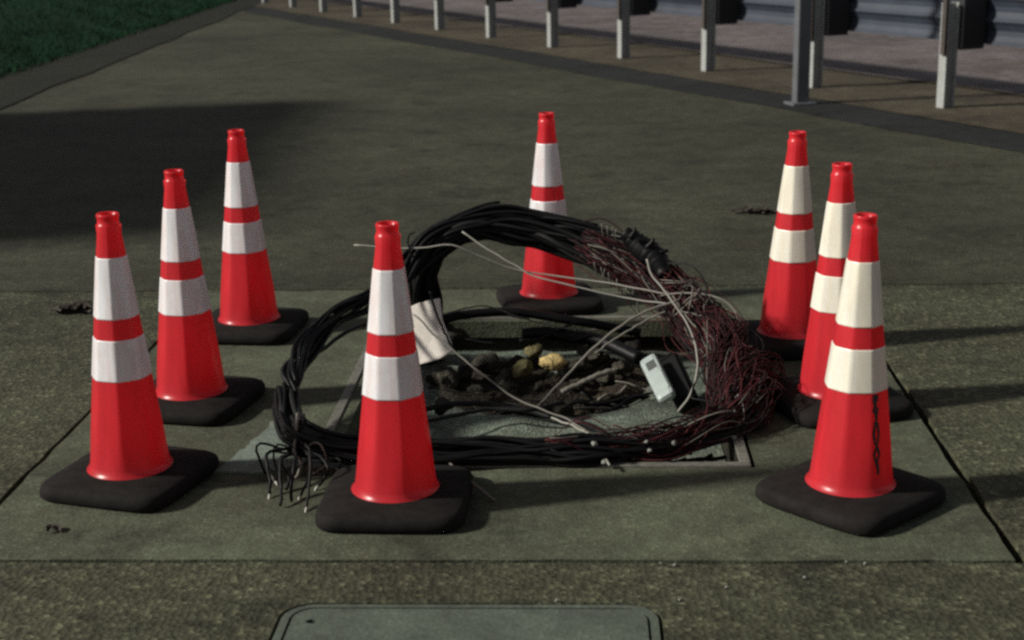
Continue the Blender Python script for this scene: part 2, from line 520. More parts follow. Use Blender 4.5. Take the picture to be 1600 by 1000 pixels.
# ------------------------------------------------------------------ guardrail
gr = empty('guardrail', (float(P1[0]), float(P1[1]), 0))
tag(gr, 'long steel guardrail on pale posts along the edge of the road', 'guardrail')
ra = math.atan2(RD[1], RD[0])
def loc(s, o, z): return (RD[0] * s + RN[0] * o, RD[1] * s + RN[1] * o, z)
bm = bmesh.new()                                           # steel I post; local x along the rail
box_bm(bm, (0, -0.045, 0.35), (0.075, 0.009, 0.78)); box_bm(bm, (0, 0.045, 0.35), (0.075, 0.009, 0.78)); box_bm(bm, (0, 0, 0.35), (0.008, 0.081, 0.776))
me_post = bpy.data.meshes.new('post'); bm.to_mesh(me_post); bm.free(); me_post.materials.append(M_galv)
bm = bmesh.new(); box_bm(bm, (-0.016, 0.062, 0.585), (0.042, 0.024, 0.40), 0, 0.004)
me_post_shade = bpy.data.meshes.new('post_shade_block'); bm.to_mesh(me_post_shade); bm.free(); me_post_shade.materials.append(M_post_shade)  # added brown block, stands in for shade on the upper posts
bm = bmesh.new(); box_bm(bm, (0, -0.155, 0.60), (0.15, 0.205, 0.37), 0, 0.006)
me_blk = bpy.data.meshes.new('blockout'); bm.to_mesh(me_blk); bm.free(); me_blk.materials.append(M_dark)
step = float(np.linalg.norm(PSTEP))
for k in range(-3, 22):
    for nme, me in (('post', me_post), ('post_shade_block', me_post_shade), ('blockout', me_blk)):
        o = bpy.data.objects.new(nme, me); COL.objects.link(o)
        o.parent = gr
        o.location = loc(step * k + (0.05 * mn.noise(Vector((k, 0.5, 0)))), 0, 0)
        o.rotation_euler = (0, 0, ra)
prof = [(0.00, 0.445), (0.02, 0.47), (0.035, 0.505), (0.038, 0.54), (0.02, 0.58), (0.0, 0.605), (0.02, 0.63), (0.038, 0.67), (0.035, 0.705), (0.02, 0.74), (0.0, 0.765)]
vs, fs = [], []
ss = np.linspace(-step * 3.4, step * 21.4, 30)
for s_ in ss:
    for dx, z in prof + [(d + 0.006, z) for d, z in reversed(prof)]:
        vs.append(loc(s_, 0.265 + dx, z))
m_ = 2 * len(prof)
for i in range(len(ss) - 1):
    for k in range(m_):
        fs.append((i * m_ + k, i * m_ + (k + 1) % m_, (i + 1) * m_ + (k + 1) % m_, (i + 1) * m_ + k))
fs += [tuple(range(m_)), tuple((len(ss) - 1) * m_ + k for k in range(m_ - 1, -1, -1))]
mesh('rail', vs, fs, M_rail, gr)

tp = empty('sign_post', (2.155, 10.72, 0), 0.25)
tag(tp, 'tall plain dark grey steel post standing in front of the guardrail', 'post')
bm = bmesh.new(); box_bm(bm, (0, 0, 1.2), (0.105, 0.085, 2.4), 0, 0.01); from_bm('shaft', bm, M_post2, tp)
bm = bmesh.new(); box_bm(bm, (0, 0, 0.012), (0.19, 0.17, 0.022), 0, 0.006); from_bm('base_plate', bm, M_post2, tp)

# ------------------------------------------------------------------ traffic cones
def octo(th, z=0.3):
    d = ((th + math.pi / 8) % (math.pi / 4)) - math.pi / 8
    k = 0.68 * min(1, max(0, (z - 0.05) / 0.09))            # facets run out into a round skirt
    return k * math.cos(math.pi / 8) / math.cos(d) * 1.045 + 1 - k
def ring_shell(profile, segs=64, octa=True, flute=None):
    vs, fs = [], []
    for r, z in profile:
        for k in range(segs):
            th = 2 * math.pi * k / segs
            q = octo(th, z) if (octa and r > 0.0285) else 1.0
            if flute and flute[0] < z < flute[1]: q *= 1 - 0.025 * abs(math.sin(4 * th))
            vs.append((r * q * math.cos(th), r * q * math.sin(th), z))
    for i in range(len(profile) - 1):
        for k in range(segs):
            k2 = (k + 1) % segs
            fs.append((i * segs + k, i * segs + k2, (i + 1) * segs + k2, (i + 1) * segs + k))
    return vs, fs
def R(z): return 0.1025 - 0.1176 * (z - 0.044)
prof = [(0.112, 0.0475), (0.110, 0.050), (R(0.056) + 0.0015, 0.056), (R(0.07), 0.07)]
prof += [(R(z), z) for z in np.linspace(0.1, 0.60, 12)] + [(R(0.66), 0.66), (0.0312, 0.682), (0.0285, 0.687), (0.0262, 0.690), (0.0262, 0.702), (0.0276, 0.705), (0.0276, 0.7105), (0.0255, 0.713), (0.0225, 0.712), (0.0215, 0.690)]
def cone_parts(parent):
    v, f = ring_shell(prof, flute=(0.61, 0.685))
    mesh('cone_body', v, f, M_red, parent, True)
    for z0, z1 in ((0.453, 0.606), (0.297, 0.401)):
        v, f = ring_shell([(R(z0), z0), (R(z0) + 0.0016, z0 + 0.001)] + [(R(z) + 0.0016, z) for z in np.linspace(z0 + 0.004, z1 - 0.004, 5)] + [(R(z1) + 0.0016, z1 - 0.001), (R(z1), z1)])
        mesh('reflective_collar', v, f, M_white, parent, True)
    # base: thick rubber slab with rounded corners and a raised collar
    vs, fs = [], []
    segs = 72
    rings = [(0.172, 0.0, 0), (0.181, 0.010, 0), (0.181, 0.026, 0), (0.177, 0.036, 0), (0.168, 0.0425, 0), (0.128, 0.049, 1), (0.116, 0.051, 1), (0.104, 0.051, 1)]
    for r, z, circ in rings:
        for k in range(segs):
            th = 2 * math.pi * k / segs
            c_, s_ = abs(math.cos(th)), abs(math.sin(th))
            q = 1.0 if circ else 1 / (c_ ** 7 + s_ ** 7) ** (1 / 7)
            q *= 1 + 0.012 * mn.noise(Vector((3 * math.cos(th), 3 * math.sin(th), z * 20)))
            vs.append((r * q * math.cos(th), r * q * math.sin(th), z))
    for i in range(len(rings) - 1):
        for k in range(segs):
            k2 = (k + 1) % segs
            fs.append((i * segs + k, i * segs + k2, (i + 1) * segs + k2, (i + 1) * segs + k))
    fs.append(tuple(range(segs - 1, -1, -1)))
    mesh('base', vs, fs, M_rubber, parent, True)

CG = 'orange cones standing round the open vault'
cones = [
    (-0.995, 3.525, -18, 'orange cone with two white bands at the left corner, nearest the pad front'),
    (-0.965, 4.142, -14, 'orange banded cone in the middle of the row left of the vault'),
    (-0.926, 4.942, -8, 'orange banded cone at the far left corner, smallest of the left row'),
    (-0.295, 3.340, -4, 'orange banded cone standing alone in front of the cable coil'),
    (0.139, 5.212, 9, 'orange banded cone behind the cable coil, crossed by its black arch'),
    (0.923, 4.636, 3, 'orange cone with bands tinted by yellowish light, farthest of the three right of the coil'),
    (0.936, 4.016, 14, 'orange cone partly hidden behind the cone with black lettering'),
    (0.820, 3.314, 41, 'orange cone with black vertical lettering on its lower body'),
]
proto = None
for i, (x, y, rz, lab) in enumerate(cones):
    o = empty('traffic_cone', (x, y, 0.002), math.radians(rz))
    tag(o, lab, 'traffic cone', CG)
    if proto is None:
        cone_parts(o); proto = o
    else:
        for ch in list(proto.children):
            c_ = ch.copy(); COL.objects.link(c_); c_.parent = o
            if i in (5, 6, 7) and ch.name.startswith('reflective_collar'):
                c_.material_slots[0].link = 'OBJECT'
                c_.material_slots[0].material = M_white_warmlit
    last = o
for o in [o_ for o_ in COL.objects if o_.name.startswith('traffic_cone')]:
    a = (random.gauss(0, 0.008), random.gauss(0, 0.008))
    for ch in o.children:
        if not ch.name.startswith('base'):
            ch.rotation_euler = (a[0], a[1], random.random() * 0 )
# lettering on the last cone: hand stencilled, running down the body
toc = math.atan2(-cones[7][1], -cones[7][0])               # towards the camera
a0 = toc + math.radians(38) - math.radians(41)
def onc(dx, z):
    th = a0 + dx / R(z)
    r = R(z) * octo(th, z) + 0.0012
    return (r * math.cos(th), r * math.sin(th), z)
def stroke(bmv, bmf, pts, wd):
    pts = [np.array(p) for p in pts]
    L = []
    for i in range(len(pts) - 1):
        for k in range(5): L.append(pts[i] + (pts[i + 1] - pts[i]) * k / 5)
    L.append(pts[-1])
    i0 = len(bmv)
    for i, p in enumerate(L):
        d = L[min(i + 1, len(L) - 1)] - L[max(i - 1, 0)]
        d = d / (np.linalg.norm(d) + 1e-9); nn = np.array([-d[1], d[0]])
        wv = wd * (0.8 + 0.4 * random.random())
        bmv.append(onc(*(p + nn * wv / 2))); bmv.append(onc(*(p - nn * wv / 2)))
    for i in range(len(L) - 1):
        k = i0 + 2 * i
        bmf.append((k, k + 1, k + 3, k + 2))
sv, sf = [], []
for pts, wd in (([(-0.010, 0.286), (0.009, 0.284)], 0.010), ([(-0.004, 0.284), (-0.001, 0.258)], 0.006), ([(-0.007, 0.262), (0.003, 0.232)], 0.005),
                ([(0.006, 0.262), (0.002, 0.240), (-0.005, 0.222)], 0.004),
                ([(-0.004, 0.226), (-0.008, 0.200), (-0.005, 0.176), (0.004, 0.176), (0.008, 0.200), (0.003, 0.226), (-0.004, 0.226)], 0.0045),
                ([(0.0, 0.172), (-0.008, 0.150), (-0.002, 0.128), (0.009, 0.148), (0.0, 0.172)], 0.0045),
                ([(0.001, 0.130), (0.004, 0.100)], 0.006), ([(-0.002, 0.128), (0.002, 0.112)], 0.005)):
    stroke(sv, sf, pts, wd * 1.8)
lt_ = mesh('lettering', sv, sf, M_mark, last)
lt_.rotation_euler = [c_ for c_ in last.children if c_.name.startswith('cone_body')][0].rotation_euler

# ------------------------------------------------------------------ cable coil
def bundle(path, n, rad, prof_r=None):
    C = spline([at(px, py, y) for px, py, y in path], n)
    T = np.gradient(C, axis=0); T /= np.linalg.norm(T, axis=1)[:, None]
    U = np.cross(T, np.array([0.0, 1.0, 0.25])); U /= np.linalg.norm(U, axis=1)[:, None]
    W = np.cross(T, U)
    rr = np.interp(np.linspace(0, 1, n), np.linspace(0, 1, len(rad)), rad)
    return C, U, W, rr
def strand(bn, t0, t1, amp=0.0, spread=1.0, squash=1.0):
    C, U, W, rr = bn
    n = len(C)
    i0, i1 = int(t0 * (n - 1)), max(int(t1 * (n - 1)), int(t0 * (n - 1)) + 3)
    ph, rho = random.random() * 6.28, math.sqrt(random.random()) * spread
    tw = random.uniform(-1.6, 1.6)
    s1, s2, s3 = random.random() * 9, random.random() * 9, random.random() * 9
    P = []
    for i in range(i0, min(i1, n - 1) + 1):
        u = i / (n - 1)
        a = ph + tw * u * 3
        w1 = amp * mn.noise(Vector((u * 9, s1, 0))); w2 = amp * mn.noise(Vector((u * 9, s2, 4))); w3 = amp * mn.noise(Vector((u * 9, s3, 7)))
        P.append(C[i] + rr[i] * rho * (math.cos(a) * U[i] + squash * math.sin(a) * W[i]) + np.array([w1, w2, w3]))
    return np.array(P)

coil = empty('cable_coil', tuple(at(800, 700, z=0)))
coil_loc = np.array(coil.location)
tag(coil, 'tangled coil of thick black cables arching out of the open vault', 'cable coil')
def ctube(name, P, r, mat, sides=6, parent=None):
    return tube(name, np.asarray(P) - coil_loc, r, mat, parent or coil, sides)

pathA = [(672, 575, 4.90), (666, 530, 4.88), (660, 470, 4.80), (660, 418, 4.76), (690, 374, 4.76), (755, 350, 4.78), (850, 362, 4.78), (940, 391, 4.72), (1010, 425, 4.64), (1060, 458, 4.56), (1110, 505, 4.45)]
pathB = [(462, 716, 3.60), (466, 690, 3.64), (452, 650, 3.78), (450, 605, 3.92), (474, 550, 4.15), (515, 503, 4.35), (575, 470, 4.52), (630, 427, 4.65), (680, 373, 4.74), (760, 341, 4.78), (850, 346, 4.78), (940, 368, 4.72), (1005, 395, 4.64), (1045, 425, 4.56)]
pathC = [(448, 620, 3.90), (455, 665, 3.74), (480, 690, 3.64), (540, 703, 3.60), (680, 708, 3.60), (800, 704, 3.61), (930, 706, 3.61), (1050, 694, 3.68), (1140, 668, 3.80), (1185, 620, 3.98)]
bA = bundle(pathA, 90, [0.04, 0.045, 0.05, 0.05, 0.05, 0.055, 0.062, 0.064, 0.062, 0.055])
bB = bundle(pathB, 110, [0.018, 0.024, 0.030, 0.026, 0.028, 0.034, 0.038, 0.04, 0.042, 0.045, 0.046, 0.045])
bC = bundle(pathC, 90, [0.03, 0.033, 0.036, 0.038, 0.038, 0.036, 0.036, 0.04])
for k in range(46):
    P = strand(bA, random.uniform(0, 0.08), random.uniform(0.68, 1.0), 0.026, 1.0)
    ctube('cable', P, random.choice([0.0062, 0.0075, 0.009]), M_black if random.random() < 0.8 else M_black2)
for k in range(20):
    P = strand(bB, random.uniform(0.0, 0.03), random.uniform(0.7, 1.0), 0.022)
    ctube('cable', P, random.choice([0.0055, 0.0065, 0.008]), M_black if random.random() < 0.75 else M_black2)
for k in range(34):
    P = strand(bC, random.uniform(0, 0.12), random.uniform(0.55, 1.0), 0.022)
    ctube('cable', P, random.choice([0.005, 0.0065, 0.008]), M_black if random.random() < 0.75 else M_black2)
pathD = [(520, 700, 3.72), (600, 712, 3.74), (700, 716, 3.76), (820, 716, 3.78), (940, 716, 3.78), (1060, 712, 3.82), (1150, 702, 3.88)]  # extra black cables added to darken the shaded front of the opening
bD = bundle(pathD, 60, [0.04, 0.05, 0.055, 0.055, 0.05, 0.05, 0.04])
for k in range(26):
    P = strand(bD, random.uniform(0, 0.1), random.uniform(0.7, 1.0), 0.03)
    ctube('cable', P, random.choice([0.006, 0.008]), M_black)
# splayed ends on the pavement in front of the coil
for k, (px, py, bend) in enumerate([(421, 772, -0.05), (437, 790, -0.02), (430, 752, -0.06), (455, 782, 0.02), (470, 774, 0.04), (489, 740, 0.05), (505, 728, 0.06), (522, 748, 0.07), (515, 716, 0.04),
                                     (447, 765, -0.03), (478, 792, 0.03), (462, 748, 0.0), (498, 760, 0.05), (440, 738, -0.05), (530, 728, 0.05), (415, 740, -0.07)]):
    g0 = np.array(at(random.uniform(452, 478), random.uniform(684, 712), 3.62))
    e0 = np.array(at(px, py, z=0.010))
    mid = g0 * 0.45 + e0 * 0.55 + np.array([bend * 0.7, -0.01, 0.02 + 0.045 * random.random()])
    m2 = g0 * 0.15 + e0 * 0.85 + np.array([bend * 0.5 + random.uniform(-0.02, 0.02), 0, 0.012 + 0.015 * random.random()])
    P = spline([g0 + np.array([0, 0.06, 0.05]), g0, mid, m2, e0], 22)
    P[:, 2] = np.maximum(P[:, 2], 0.008)
    P += rng.normal(0, 0.0009, P.shape)
    cb = ctube('cable', P, random.choice([0.0028, 0.0036, 0.0045]), [M_black, M_black2, M_greywire][k % 3])
    d = P[-1] - P[-3]; d /= np.linalg.norm(d)
    if k % 2 == 0:
        ctube('bare_tip', np.array([P[-1], P[-1] + d * 0.010 + [0, 0, 0.002], P[-1] + d * 0.018 + [0, 0, -0.003]]), 0.003, M_tip, 6, cb)
for k in range(26):                                        # short lengths lying criss cross in the opening
    px, py = random.uniform(670, 1000), random.uniform(515, 650)
    if 770 < px < 930 and 540 < py < 625: py = random.uniform(630, 655)
    y = 4.85 - (py - 510) / 140 * 0.5
    a = random.uniform(-0.5, 0.5); L_ = random.uniform(40, 110)
    q = [at(px + L_ * (u - 0.5) * math.cos(a), py + L_ * (u - 0.5) * math.sin(a) * 0.6 + random.uniform(-7, 7), y - (u - 0.5) * L_ * math.sin(a) * 0.003) for u in (0, 0.33, 0.66, 1)]
    ctube('cable', spline(q, 16), random.choice([0.003, 0.005, 0.008]), random.choice([M_black, M_black2, M_black, M_greywire]))
# lumpy taped wrap on the right shoulder of the arch
Cw = spline([at(975, 362, 4.62), at(1000, 385, 4.60), at(1025, 405, 4.57), at(1040, 432, 4.53)], 26)
ctube('tape_wrap', Cw, [0.022 + 0.02 * math.sin(math.pi * i / 25) + 0.010 * mn.noise(Vector((i * 0.9, 0, 0))) for i in range(26)], M_black, 10)
for a, b_ in (((1022, 398), (1044, 392)), ((1030, 420), (1042, 448)), ((985, 372), (992, 356)), ((1010, 388), (1022, 372))):
    ctube('tape_end', spline([at(*a, 4.56), at((a[0] + b_[0]) / 2 + 3, (a[1] + b_[1]) / 2 - 2, 4.55), at(*b_, 4.55)], 8), [0.010, 0.011, 0.010, 0.009, 0.008, 0.007, 0.006, 0.005], M_black, 6)
# short cut wire ends bristling from the bundle
for px, py in [(941, 352), (950, 355), (957, 357), (962, 360), (931, 412), (939, 420), (946, 422), (952, 428), (965, 438), (972, 446), (980, 450), (990, 452), (998, 470)]:
    q = [at(px - 1 + random.uniform(-2, 2), py - 2, 4.58), at(px + random.uniform(-3, 3), py + 8, 4.585), at(px + 2, py + 18, 4.60)]
    ctube('wire_stub', spline(q, 6), 0.0021, M_greywire, 5)

# ------------------------------------------------------------------ brown red wires on the right half
tang = empty('wire_tangle', tuple(at(1100, 690, z=0)))
tl = np.array(tang.location)
tag(tang, 'dense fan of thin brownish red wires at the right side of the coil', 'wires')
pathR = [(905, 372, 4.68), (985, 412, 4.62), (1045, 455, 4.55), (1100, 510, 4.42), (1145, 565, 4.22), (1165, 620, 4.0), (1140, 668, 3.82), (1060, 693, 3.70), (960, 705, 3.63), (850, 704, 3.61)]
bR = bundle(pathR, 100, [0.045, 0.06, 0.075, 0.09, 0.10, 0.095, 0.07, 0.05, 0.048, 0.04])
for k in range(255):
    t0 = random.choice([random.uniform(0.0, 0.25), random.uniform(0.2, 0.5)])
    t1 = min(1.0, t0 + random.uniform(0.3, 0.85))
    P = strand(bR, t0, t1, random.choice([0.03, 0.05, 0.09]), 1.08, 0.75)
    P[:, 2] = np.maximum(P[:, 2], 0.012)
    mt = random.choices([M_redwire, M_darkwire, M_black2, M_greywire], [34, 36, 24, 6])[0]
    tube('wire', P - tl, random.uniform(0.0012, 0.0027), mt, tang, 5)
fv, ff = [], []
for fm, fn in ((M_redwire, 170), (M_darkwire, 190), (M_greywire, 40)):
  fv, ff = [], []
  for k in range(fn):
    t0 = random.uniform(0.0, 0.6)
    P = strand(bR, t0, min(1.0, t0 + random.uniform(0.2, 0.55)), random.choice([0.02, 0.04, 0.08]), 1.04, 0.7)[::2]
    if len(P) < 4: continue
    P[:, 2] = np.maximum(P[:, 2], 0.012)
    V_, F_ = tube_data(P - tl, random.uniform(0.0010, 0.0020), 4)
    i0 = len(fv); fv += V_; ff += [tuple(q + i0 for q in f_) for f_ in F_]
  tag(mesh('fine_wires', fv, ff, fm, tang, True), kind='stuff')
for k in range(26):                                        # loose curls standing off the fan
    px, py = random.choice([(1080, 470), (1130, 520), (1170, 560), (1185, 610), (1170, 660), (1100, 480), (1060, 440)])
    y = 4.45 - (py - 450) / 200 * 0.55
    a0_ = random.random() * 6.28
    q = [at(px - 30 * math.cos(a0_), py - 22 * math.sin(a0_), y + 0.03), at(px + random.uniform(-6, 12), py + random.uniform(-10, 6), y - 0.02), at(px + 32 * math.cos(a0_ + random.uniform(-0.8, 0.8)), py + 26 * math.sin(a0_), y + 0.02), at(px + 20 * math.cos(a0_ + 1.3), py + 20 * math.sin(a0_ + 1.3), y)]
    P = spline(q, 20); P[:, 2] = np.maximum(P[:, 2], 0.01)
    tube('wire', P - tl, random.uniform(0.0016, 0.0026), random.choice([M_redwire, M_darkwire, M_greywire]), tang, 5)

# ------------------------------------------------------------------ loose wires
def wire(label, pts, r, mat, n=40, name='loose_wire', wob=0.003):
    P = spline([at(px, py, y) if not isinstance(y, str) else at(px, py, z=float(y)) for px, py, y in pts], n)
    s = random.random() * 20
    for i in range(n):
        P[i] += wob * np.array([mn.noise(Vector((i * 0.35, s, 0))), mn.noise(Vector((i * 0.35, s, 3))), mn.noise(Vector((i * 0.35, s, 6)))])
    base = P[0].copy()
    V, Fc = tube_data(P - base, r, 6)
    o = mesh(name, V, Fc, mat, None, True)
    o.location = base
    tag(o, label, 'wire', 'loose wires hanging on the coil')
    return o
wire('pale wire sticking out far left past the front cone, sagging through the arch', [(553, 383, 4.70), (600, 386, 4.68), (650, 388, 4.66), (705, 383, 4.64), (745, 398, 4.64), (800, 420, 4.64), (870, 431, 4.62), (960, 444, 4.56), (1045, 460, 4.48)], 0.0030, M_whitewire)
wire('pale grey wire leaving the black arch and crossing the far cone', [(722, 362, 4.70), (760, 388, 4.66), (800, 412, 4.63), (840, 433, 4.60), (910, 450, 4.56), (980, 466, 4.52), (1050, 475, 4.45)], 0.0030, M_whitewire)
wire('pale grey wire arching over the right end of the red wires', [(1030, 462, 4.50), (1075, 458, 4.44), (1120, 465, 4.38), (1148, 486, 4.34), (1158, 530, 4.28)], 0.0032, M_greywire)
wire('short pale wire bent over the middle of the red wires', [(1060, 485, 4.40), (1100, 495, 4.36), (1122, 505, 4.33), (1132, 528, 4.28)], 0.0032, M_greywire)
wire('thick grey wire sloping from the red wires down into the vault', [(1060, 470, 4.44), (1005, 488, 4.44), (955, 520, 4.42), (910, 562, 4.40), (872, 602, 4.38), (838, 638, 4.36)], 0.0046, M_greywire)
wire('second grey wire beside the thick one, ending above the dirt', [(1040, 486, 4.46), (1000, 506, 4.46), (960, 530, 4.45), (930, 552, 4.44)], 0.0036, M_greywire)
wire('long white wire curving down right of the pale splice box', [(1010, 405, 4.46), (1018, 428, 4.44), (1050, 470, 4.38), (1078, 515, 4.32), (1090, 560, 4.26), (1082, 610, 4.20), (1060, 644, 4.18)], 0.0036, M_whitewire)
wire('grey wire running from the white panel diagonally across the vault', [(645, 492, 4.48), (705, 545, 4.40), (760, 590, 4.32), (805, 622, 4.24), (880, 652, 4.14), (925, 680, 4.02), (945, 712, 3.90)], 0.0032, M_greywire, wob=0.006)
wire('thin wire poking out right of the front cone over the pavement', [(676, 708, 3.62), (700, 722, 3.56), (735, 752, '0.03'), (774, 783, '0.008')], 0.0034, M_greywire)
wire('thin black wire hanging across the front of the white panel', [(672, 455, 4.50), (680, 485, 4.50), (694, 518, 4.50), (712, 552, 4.48)], 0.0042, M_black)
wire('black wire looping out above the red wires', [(1045, 412, 4.50), (1078, 414, 4.46), (1100, 438, 4.42), (1106, 470, 4.40), (1098, 500, 4.38)], 0.0028, M_black2)
wire('black cable stretched level across the back of the vault', [(682, 500, 4.86), (740, 490, 4.90), (800, 487, 4.92), (870, 497, 4.92), (940, 508, 4.90), (1000, 520, 4.86)], 0.017, M_black)
wire('grey wire lying along the level black cable', [(690, 492, 4.82), (755, 478, 4.84), (815, 497, 4.84), (880, 512, 4.82), (935, 516, 4.78)], 0.0030, M_greywire)
wire('thick black cable lying over the yellow stones', [(815, 523, 4.86), (850, 520, 4.86), (890, 525, 4.84), (940, 533, 4.78), (1000, 560, 4.66)], 0.024, M_black)
wire('thin black twig like wire standing left of the arch', [(652, 408, 4.66), (640, 392, 4.66), (638, 370, 4.66), (648, 362, 4.66)], 0.0032, M_black)
wire('thin dark wire with pale nubs hanging over the front cables', [(862, 652, 4.10), (900, 668, 3.98), (930, 685, 3.80), (940, 705, 3.62), (952, 728, 3.52)], 0.0034, M_whitewire)
wire('dark cable lying across the pale vault floor', [(660, 640, 4.24), (720, 630, 4.28), (790, 636, 4.28), (850, 648, 4.24), (920, 664, 4.12), (960, 690, 3.90)], 0.009, M_black2)
wire('second dark cable lying on the vault floor under the arch', [(600, 668, 4.0), (680, 655, 4.10), (760, 640, 4.2), (830, 640, 4.2), (880, 628, 4.30)], 0.007, M_black2)
wire('black cable dropping from the left arc into the vault', [(470, 560, 4.10), (500, 548, 4.3), (540, 520, 4.44), (580, 505, 4.56), (640, 500, 4.66)], 0.007, M_black)

# ------------------------------------------------------------------ white panel, splice box, stones, litter
def slab_from(name, pts, th, mat, parent=None, bevel=0.003):
    P = [Vector(p) for p in pts]
    nn = (P[1] - P[0]).cross(P[-1] - P[0]).normalized()
    base = P[0].copy()
    bm = bmesh.new()
    f = [bm.verts.new(p - base) for p in P]
    face = bm.faces.new(f)
    r = bmesh.ops.extrude_face_region(bm, geom=[face])
    for v in r['geom']:
        if isinstance(v, bmesh.types.BMVert): v.co += nn * th
    bmesh.ops.recalc_face_normals(bm, faces=bm.faces)
    if bevel: bmesh.ops.bevel(bm, geom=list(bm.edges), offset=bevel, segments=2, affect='EDGES', profile=0.5)
    o = from_bm(name, bm, mat, parent)
    o.location = base
    return o
wp = slab_from('white_panel', [at(628, 566, 4.60), at(655, 571, 4.58), at(690, 561, 4.575), at(707, 550, 4.575), at(708, 540, 4.58), at(692, 500, 4.63), at(688, 466, 4.66), at(655, 474, 4.67), at(630, 485, 4.67)], 0.010, M_panel)
tag(wp, 'cream white plastic panel propped up under the black bundle', 'panel')

def local_box(name, a, b_, wd, th, mat, up):
    """A flat box from a to b; returns the Empty whose x runs along it."""
    a, b_ = Vector(a), Vector(b_)
    x = (b_ - a); L = x.length; x.normalize()
    y = Vector(up).cross(x).normalized(); z = x.cross(y)
    e = empty(name)
    m3 = Matrix((x, y, z)).transposed().to_4x4()
    m3.translation = (a + b_) / 2
    e.matrix_world = m3
    return e, L
sb, L = local_box('splice_box', at(1013, 562, 4.42), at(1043, 622, 4.22), 0, 0, None, (-0.35, -0.75, 0.55))
tag(sb, 'pale plastic splice box with a dark window leaning in the vault', 'splice box')
bm = bmesh.new(); box_bm(bm, (0, 0, 0), (L * 1.04, 0.060, 0.034), 0, 0.014); from_bm('shell', bm, M_box, sb)
bm = bmesh.new(); box_bm(bm, (-L * 0.25, 0.002, 0.0165), (0.042, 0.030, 0.004), 0, 0.0015); from_bm('window', bm, M_slot, sb)
bm = bmesh.new(); box_bm(bm, (L * 0.16, 0.0, 0.0165), (L * 0.46, 0.046, 0.0025), 0, 0.001); from_bm('raised_face', bm, M_box, sb)
bm = bmesh.new(); box_bm(bm, (-L * 0.42, 0.0, 0.0165), (0.006, 0.04, 0.003), 0, 0.001); from_bm('clip', bm, M_box, sb)
cb, L2 = local_box('junction_box', at(1040, 556, 4.48), at(1072, 628, 4.27), 0, 0, None, (-0.35, -0.75, 0.55))
tag(cb, 'black box lying behind the pale splice box', 'junction box')
bm = bmesh.new(); box_bm(bm, (0, 0, -0.02), (L2, 0.075, 0.05), 0, 0.01); from_bm('case', bm, M_black, cb)
bm = bmesh.new(); box_bm(bm, (0, 0, 0.008), (L2 * 0.9, 0.062, 0.012), 0, 0.003); from_bm('cover', bm, M_black, cb)

def stone(name, p, r, mat, label, cat, group=None, squash=0.75, sub=3, rough=0.35):
    bm = bmesh.new()
    bmesh.ops.create_icosphere(bm, subdivisions=sub, radius=1)
    s = random.random() * 50
    ax = (random.uniform(0.8, 1.25), random.uniform(0.8, 1.2), squash)
    for v in bm.verts:
        k = 1 + rough * mn.noise(v.co * 1.3 + Vector((s, 0, 0))) + 0.12 * mn.noise(v.co * 4 + Vector((0, s, 0)))
        v.co = Vector((v.co.x * ax[0], v.co.y * ax[1], v.co.z * ax[2])) * k * r
    o = from_bm(name, bm, mat, None, True)
    o.location = p
    o.rotation_euler = (random.uniform(-0.3, 0.3), random.uniform(-0.3, 0.3), random.random() * 6)
    return tag(o, label, cat, group)
stone('yellow_stone', at(866, 565, 4.62), 0.036, M_yellow, 'bright yellow stone in the middle of the dirt', 'stone', sub=3)
stone('pale_stone', at(868, 584, 4.66), 0.026, M_floor, 'pinkish grey lump just under the bright yellow stone', 'stone')
stone('olive_stone', at(816, 576, 4.62), 0.036, M_olive, 'dull olive stone left of the bright yellow stone', 'stone')
stone('tan_stone', at(835, 548, 4.78), 0.030, M_olive, 'tan stone just above the olive stone, behind the bright yellow one', 'stone')
stone('brown_stone', at(760, 566, 4.74), 0.042, M_rock, 'brown stone near the white panel in the dirt', 'stone')
wire('grey stick like wire lying in the dirt right of the thick sloping wire', [(878, 612, 4.44), (905, 600, 4.46), (935, 586, 4.48), (962, 578, 4.50)], 0.009, M_greywire)
CL = [(728, 580, 4.66, 0.03, 'dark clod between the white panel and the brown stone'), (788, 590, 4.62, 0.026, 'dark clod below and left of the olive stone'),
      (905, 570, 4.68, 0.03, 'dark clod just right of the bright yellow stone'), (930, 560, 4.74, 0.034, 'large dark clod under the end of the thick black cable'),
      (945, 590, 4.60, 0.028, 'dark clod beside the thick sloping grey wire'), (900, 600, 4.56, 0.022, 'small dark clod in front of the sloping grey wires'),
      (800, 606, 4.56, 0.024, 'small dark clod at the front edge of the dirt, below the olive stone'), (745, 610, 4.54, 0.024, 'dark clod at the front left edge of the dirt'),
      (970, 575, 4.64, 0.03, 'dark clod left of the pale splice box'), (700, 590, 4.60, 0.036, 'large dark clod under the foot of the white panel'),
      (915, 545, 4.80, 0.03, 'dark clod at the back under the level black cables'), (845, 606, 4.56, 0.022, 'small dark clod where the thick sloping grey wire ends')]
for px, py, y, r, lb in CL:
    stone('dirt_clod', at(px, py, y), r, M_rock, lb, 'clod', 'dark clods in the open vault', rough=0.7)
SH = [(712, 528, 4.80, 0.05, 'grey broken chunk at the back beside the white panel'), (690, 520, 4.86, 0.045, 'grey broken chunk against the back of the vault behind the panel'),
      (985, 545, 4.74, 0.034, 'grey broken chunk above and left of the splice box'), (880, 640, 4.32, 0.028, 'pale chunk on the vault floor by the foot of the sloping grey wire'),
      (690, 632, 4.30, 0.03, 'pale chunk on the vault floor right of the front cone')]
for px, py, y, r, lb in SH:
    stone('concrete_chunk', at(px, py, y), r, M_wallc, lb, 'rubble', 'broken chunks in the open vault', rough=0.9, sub=2)
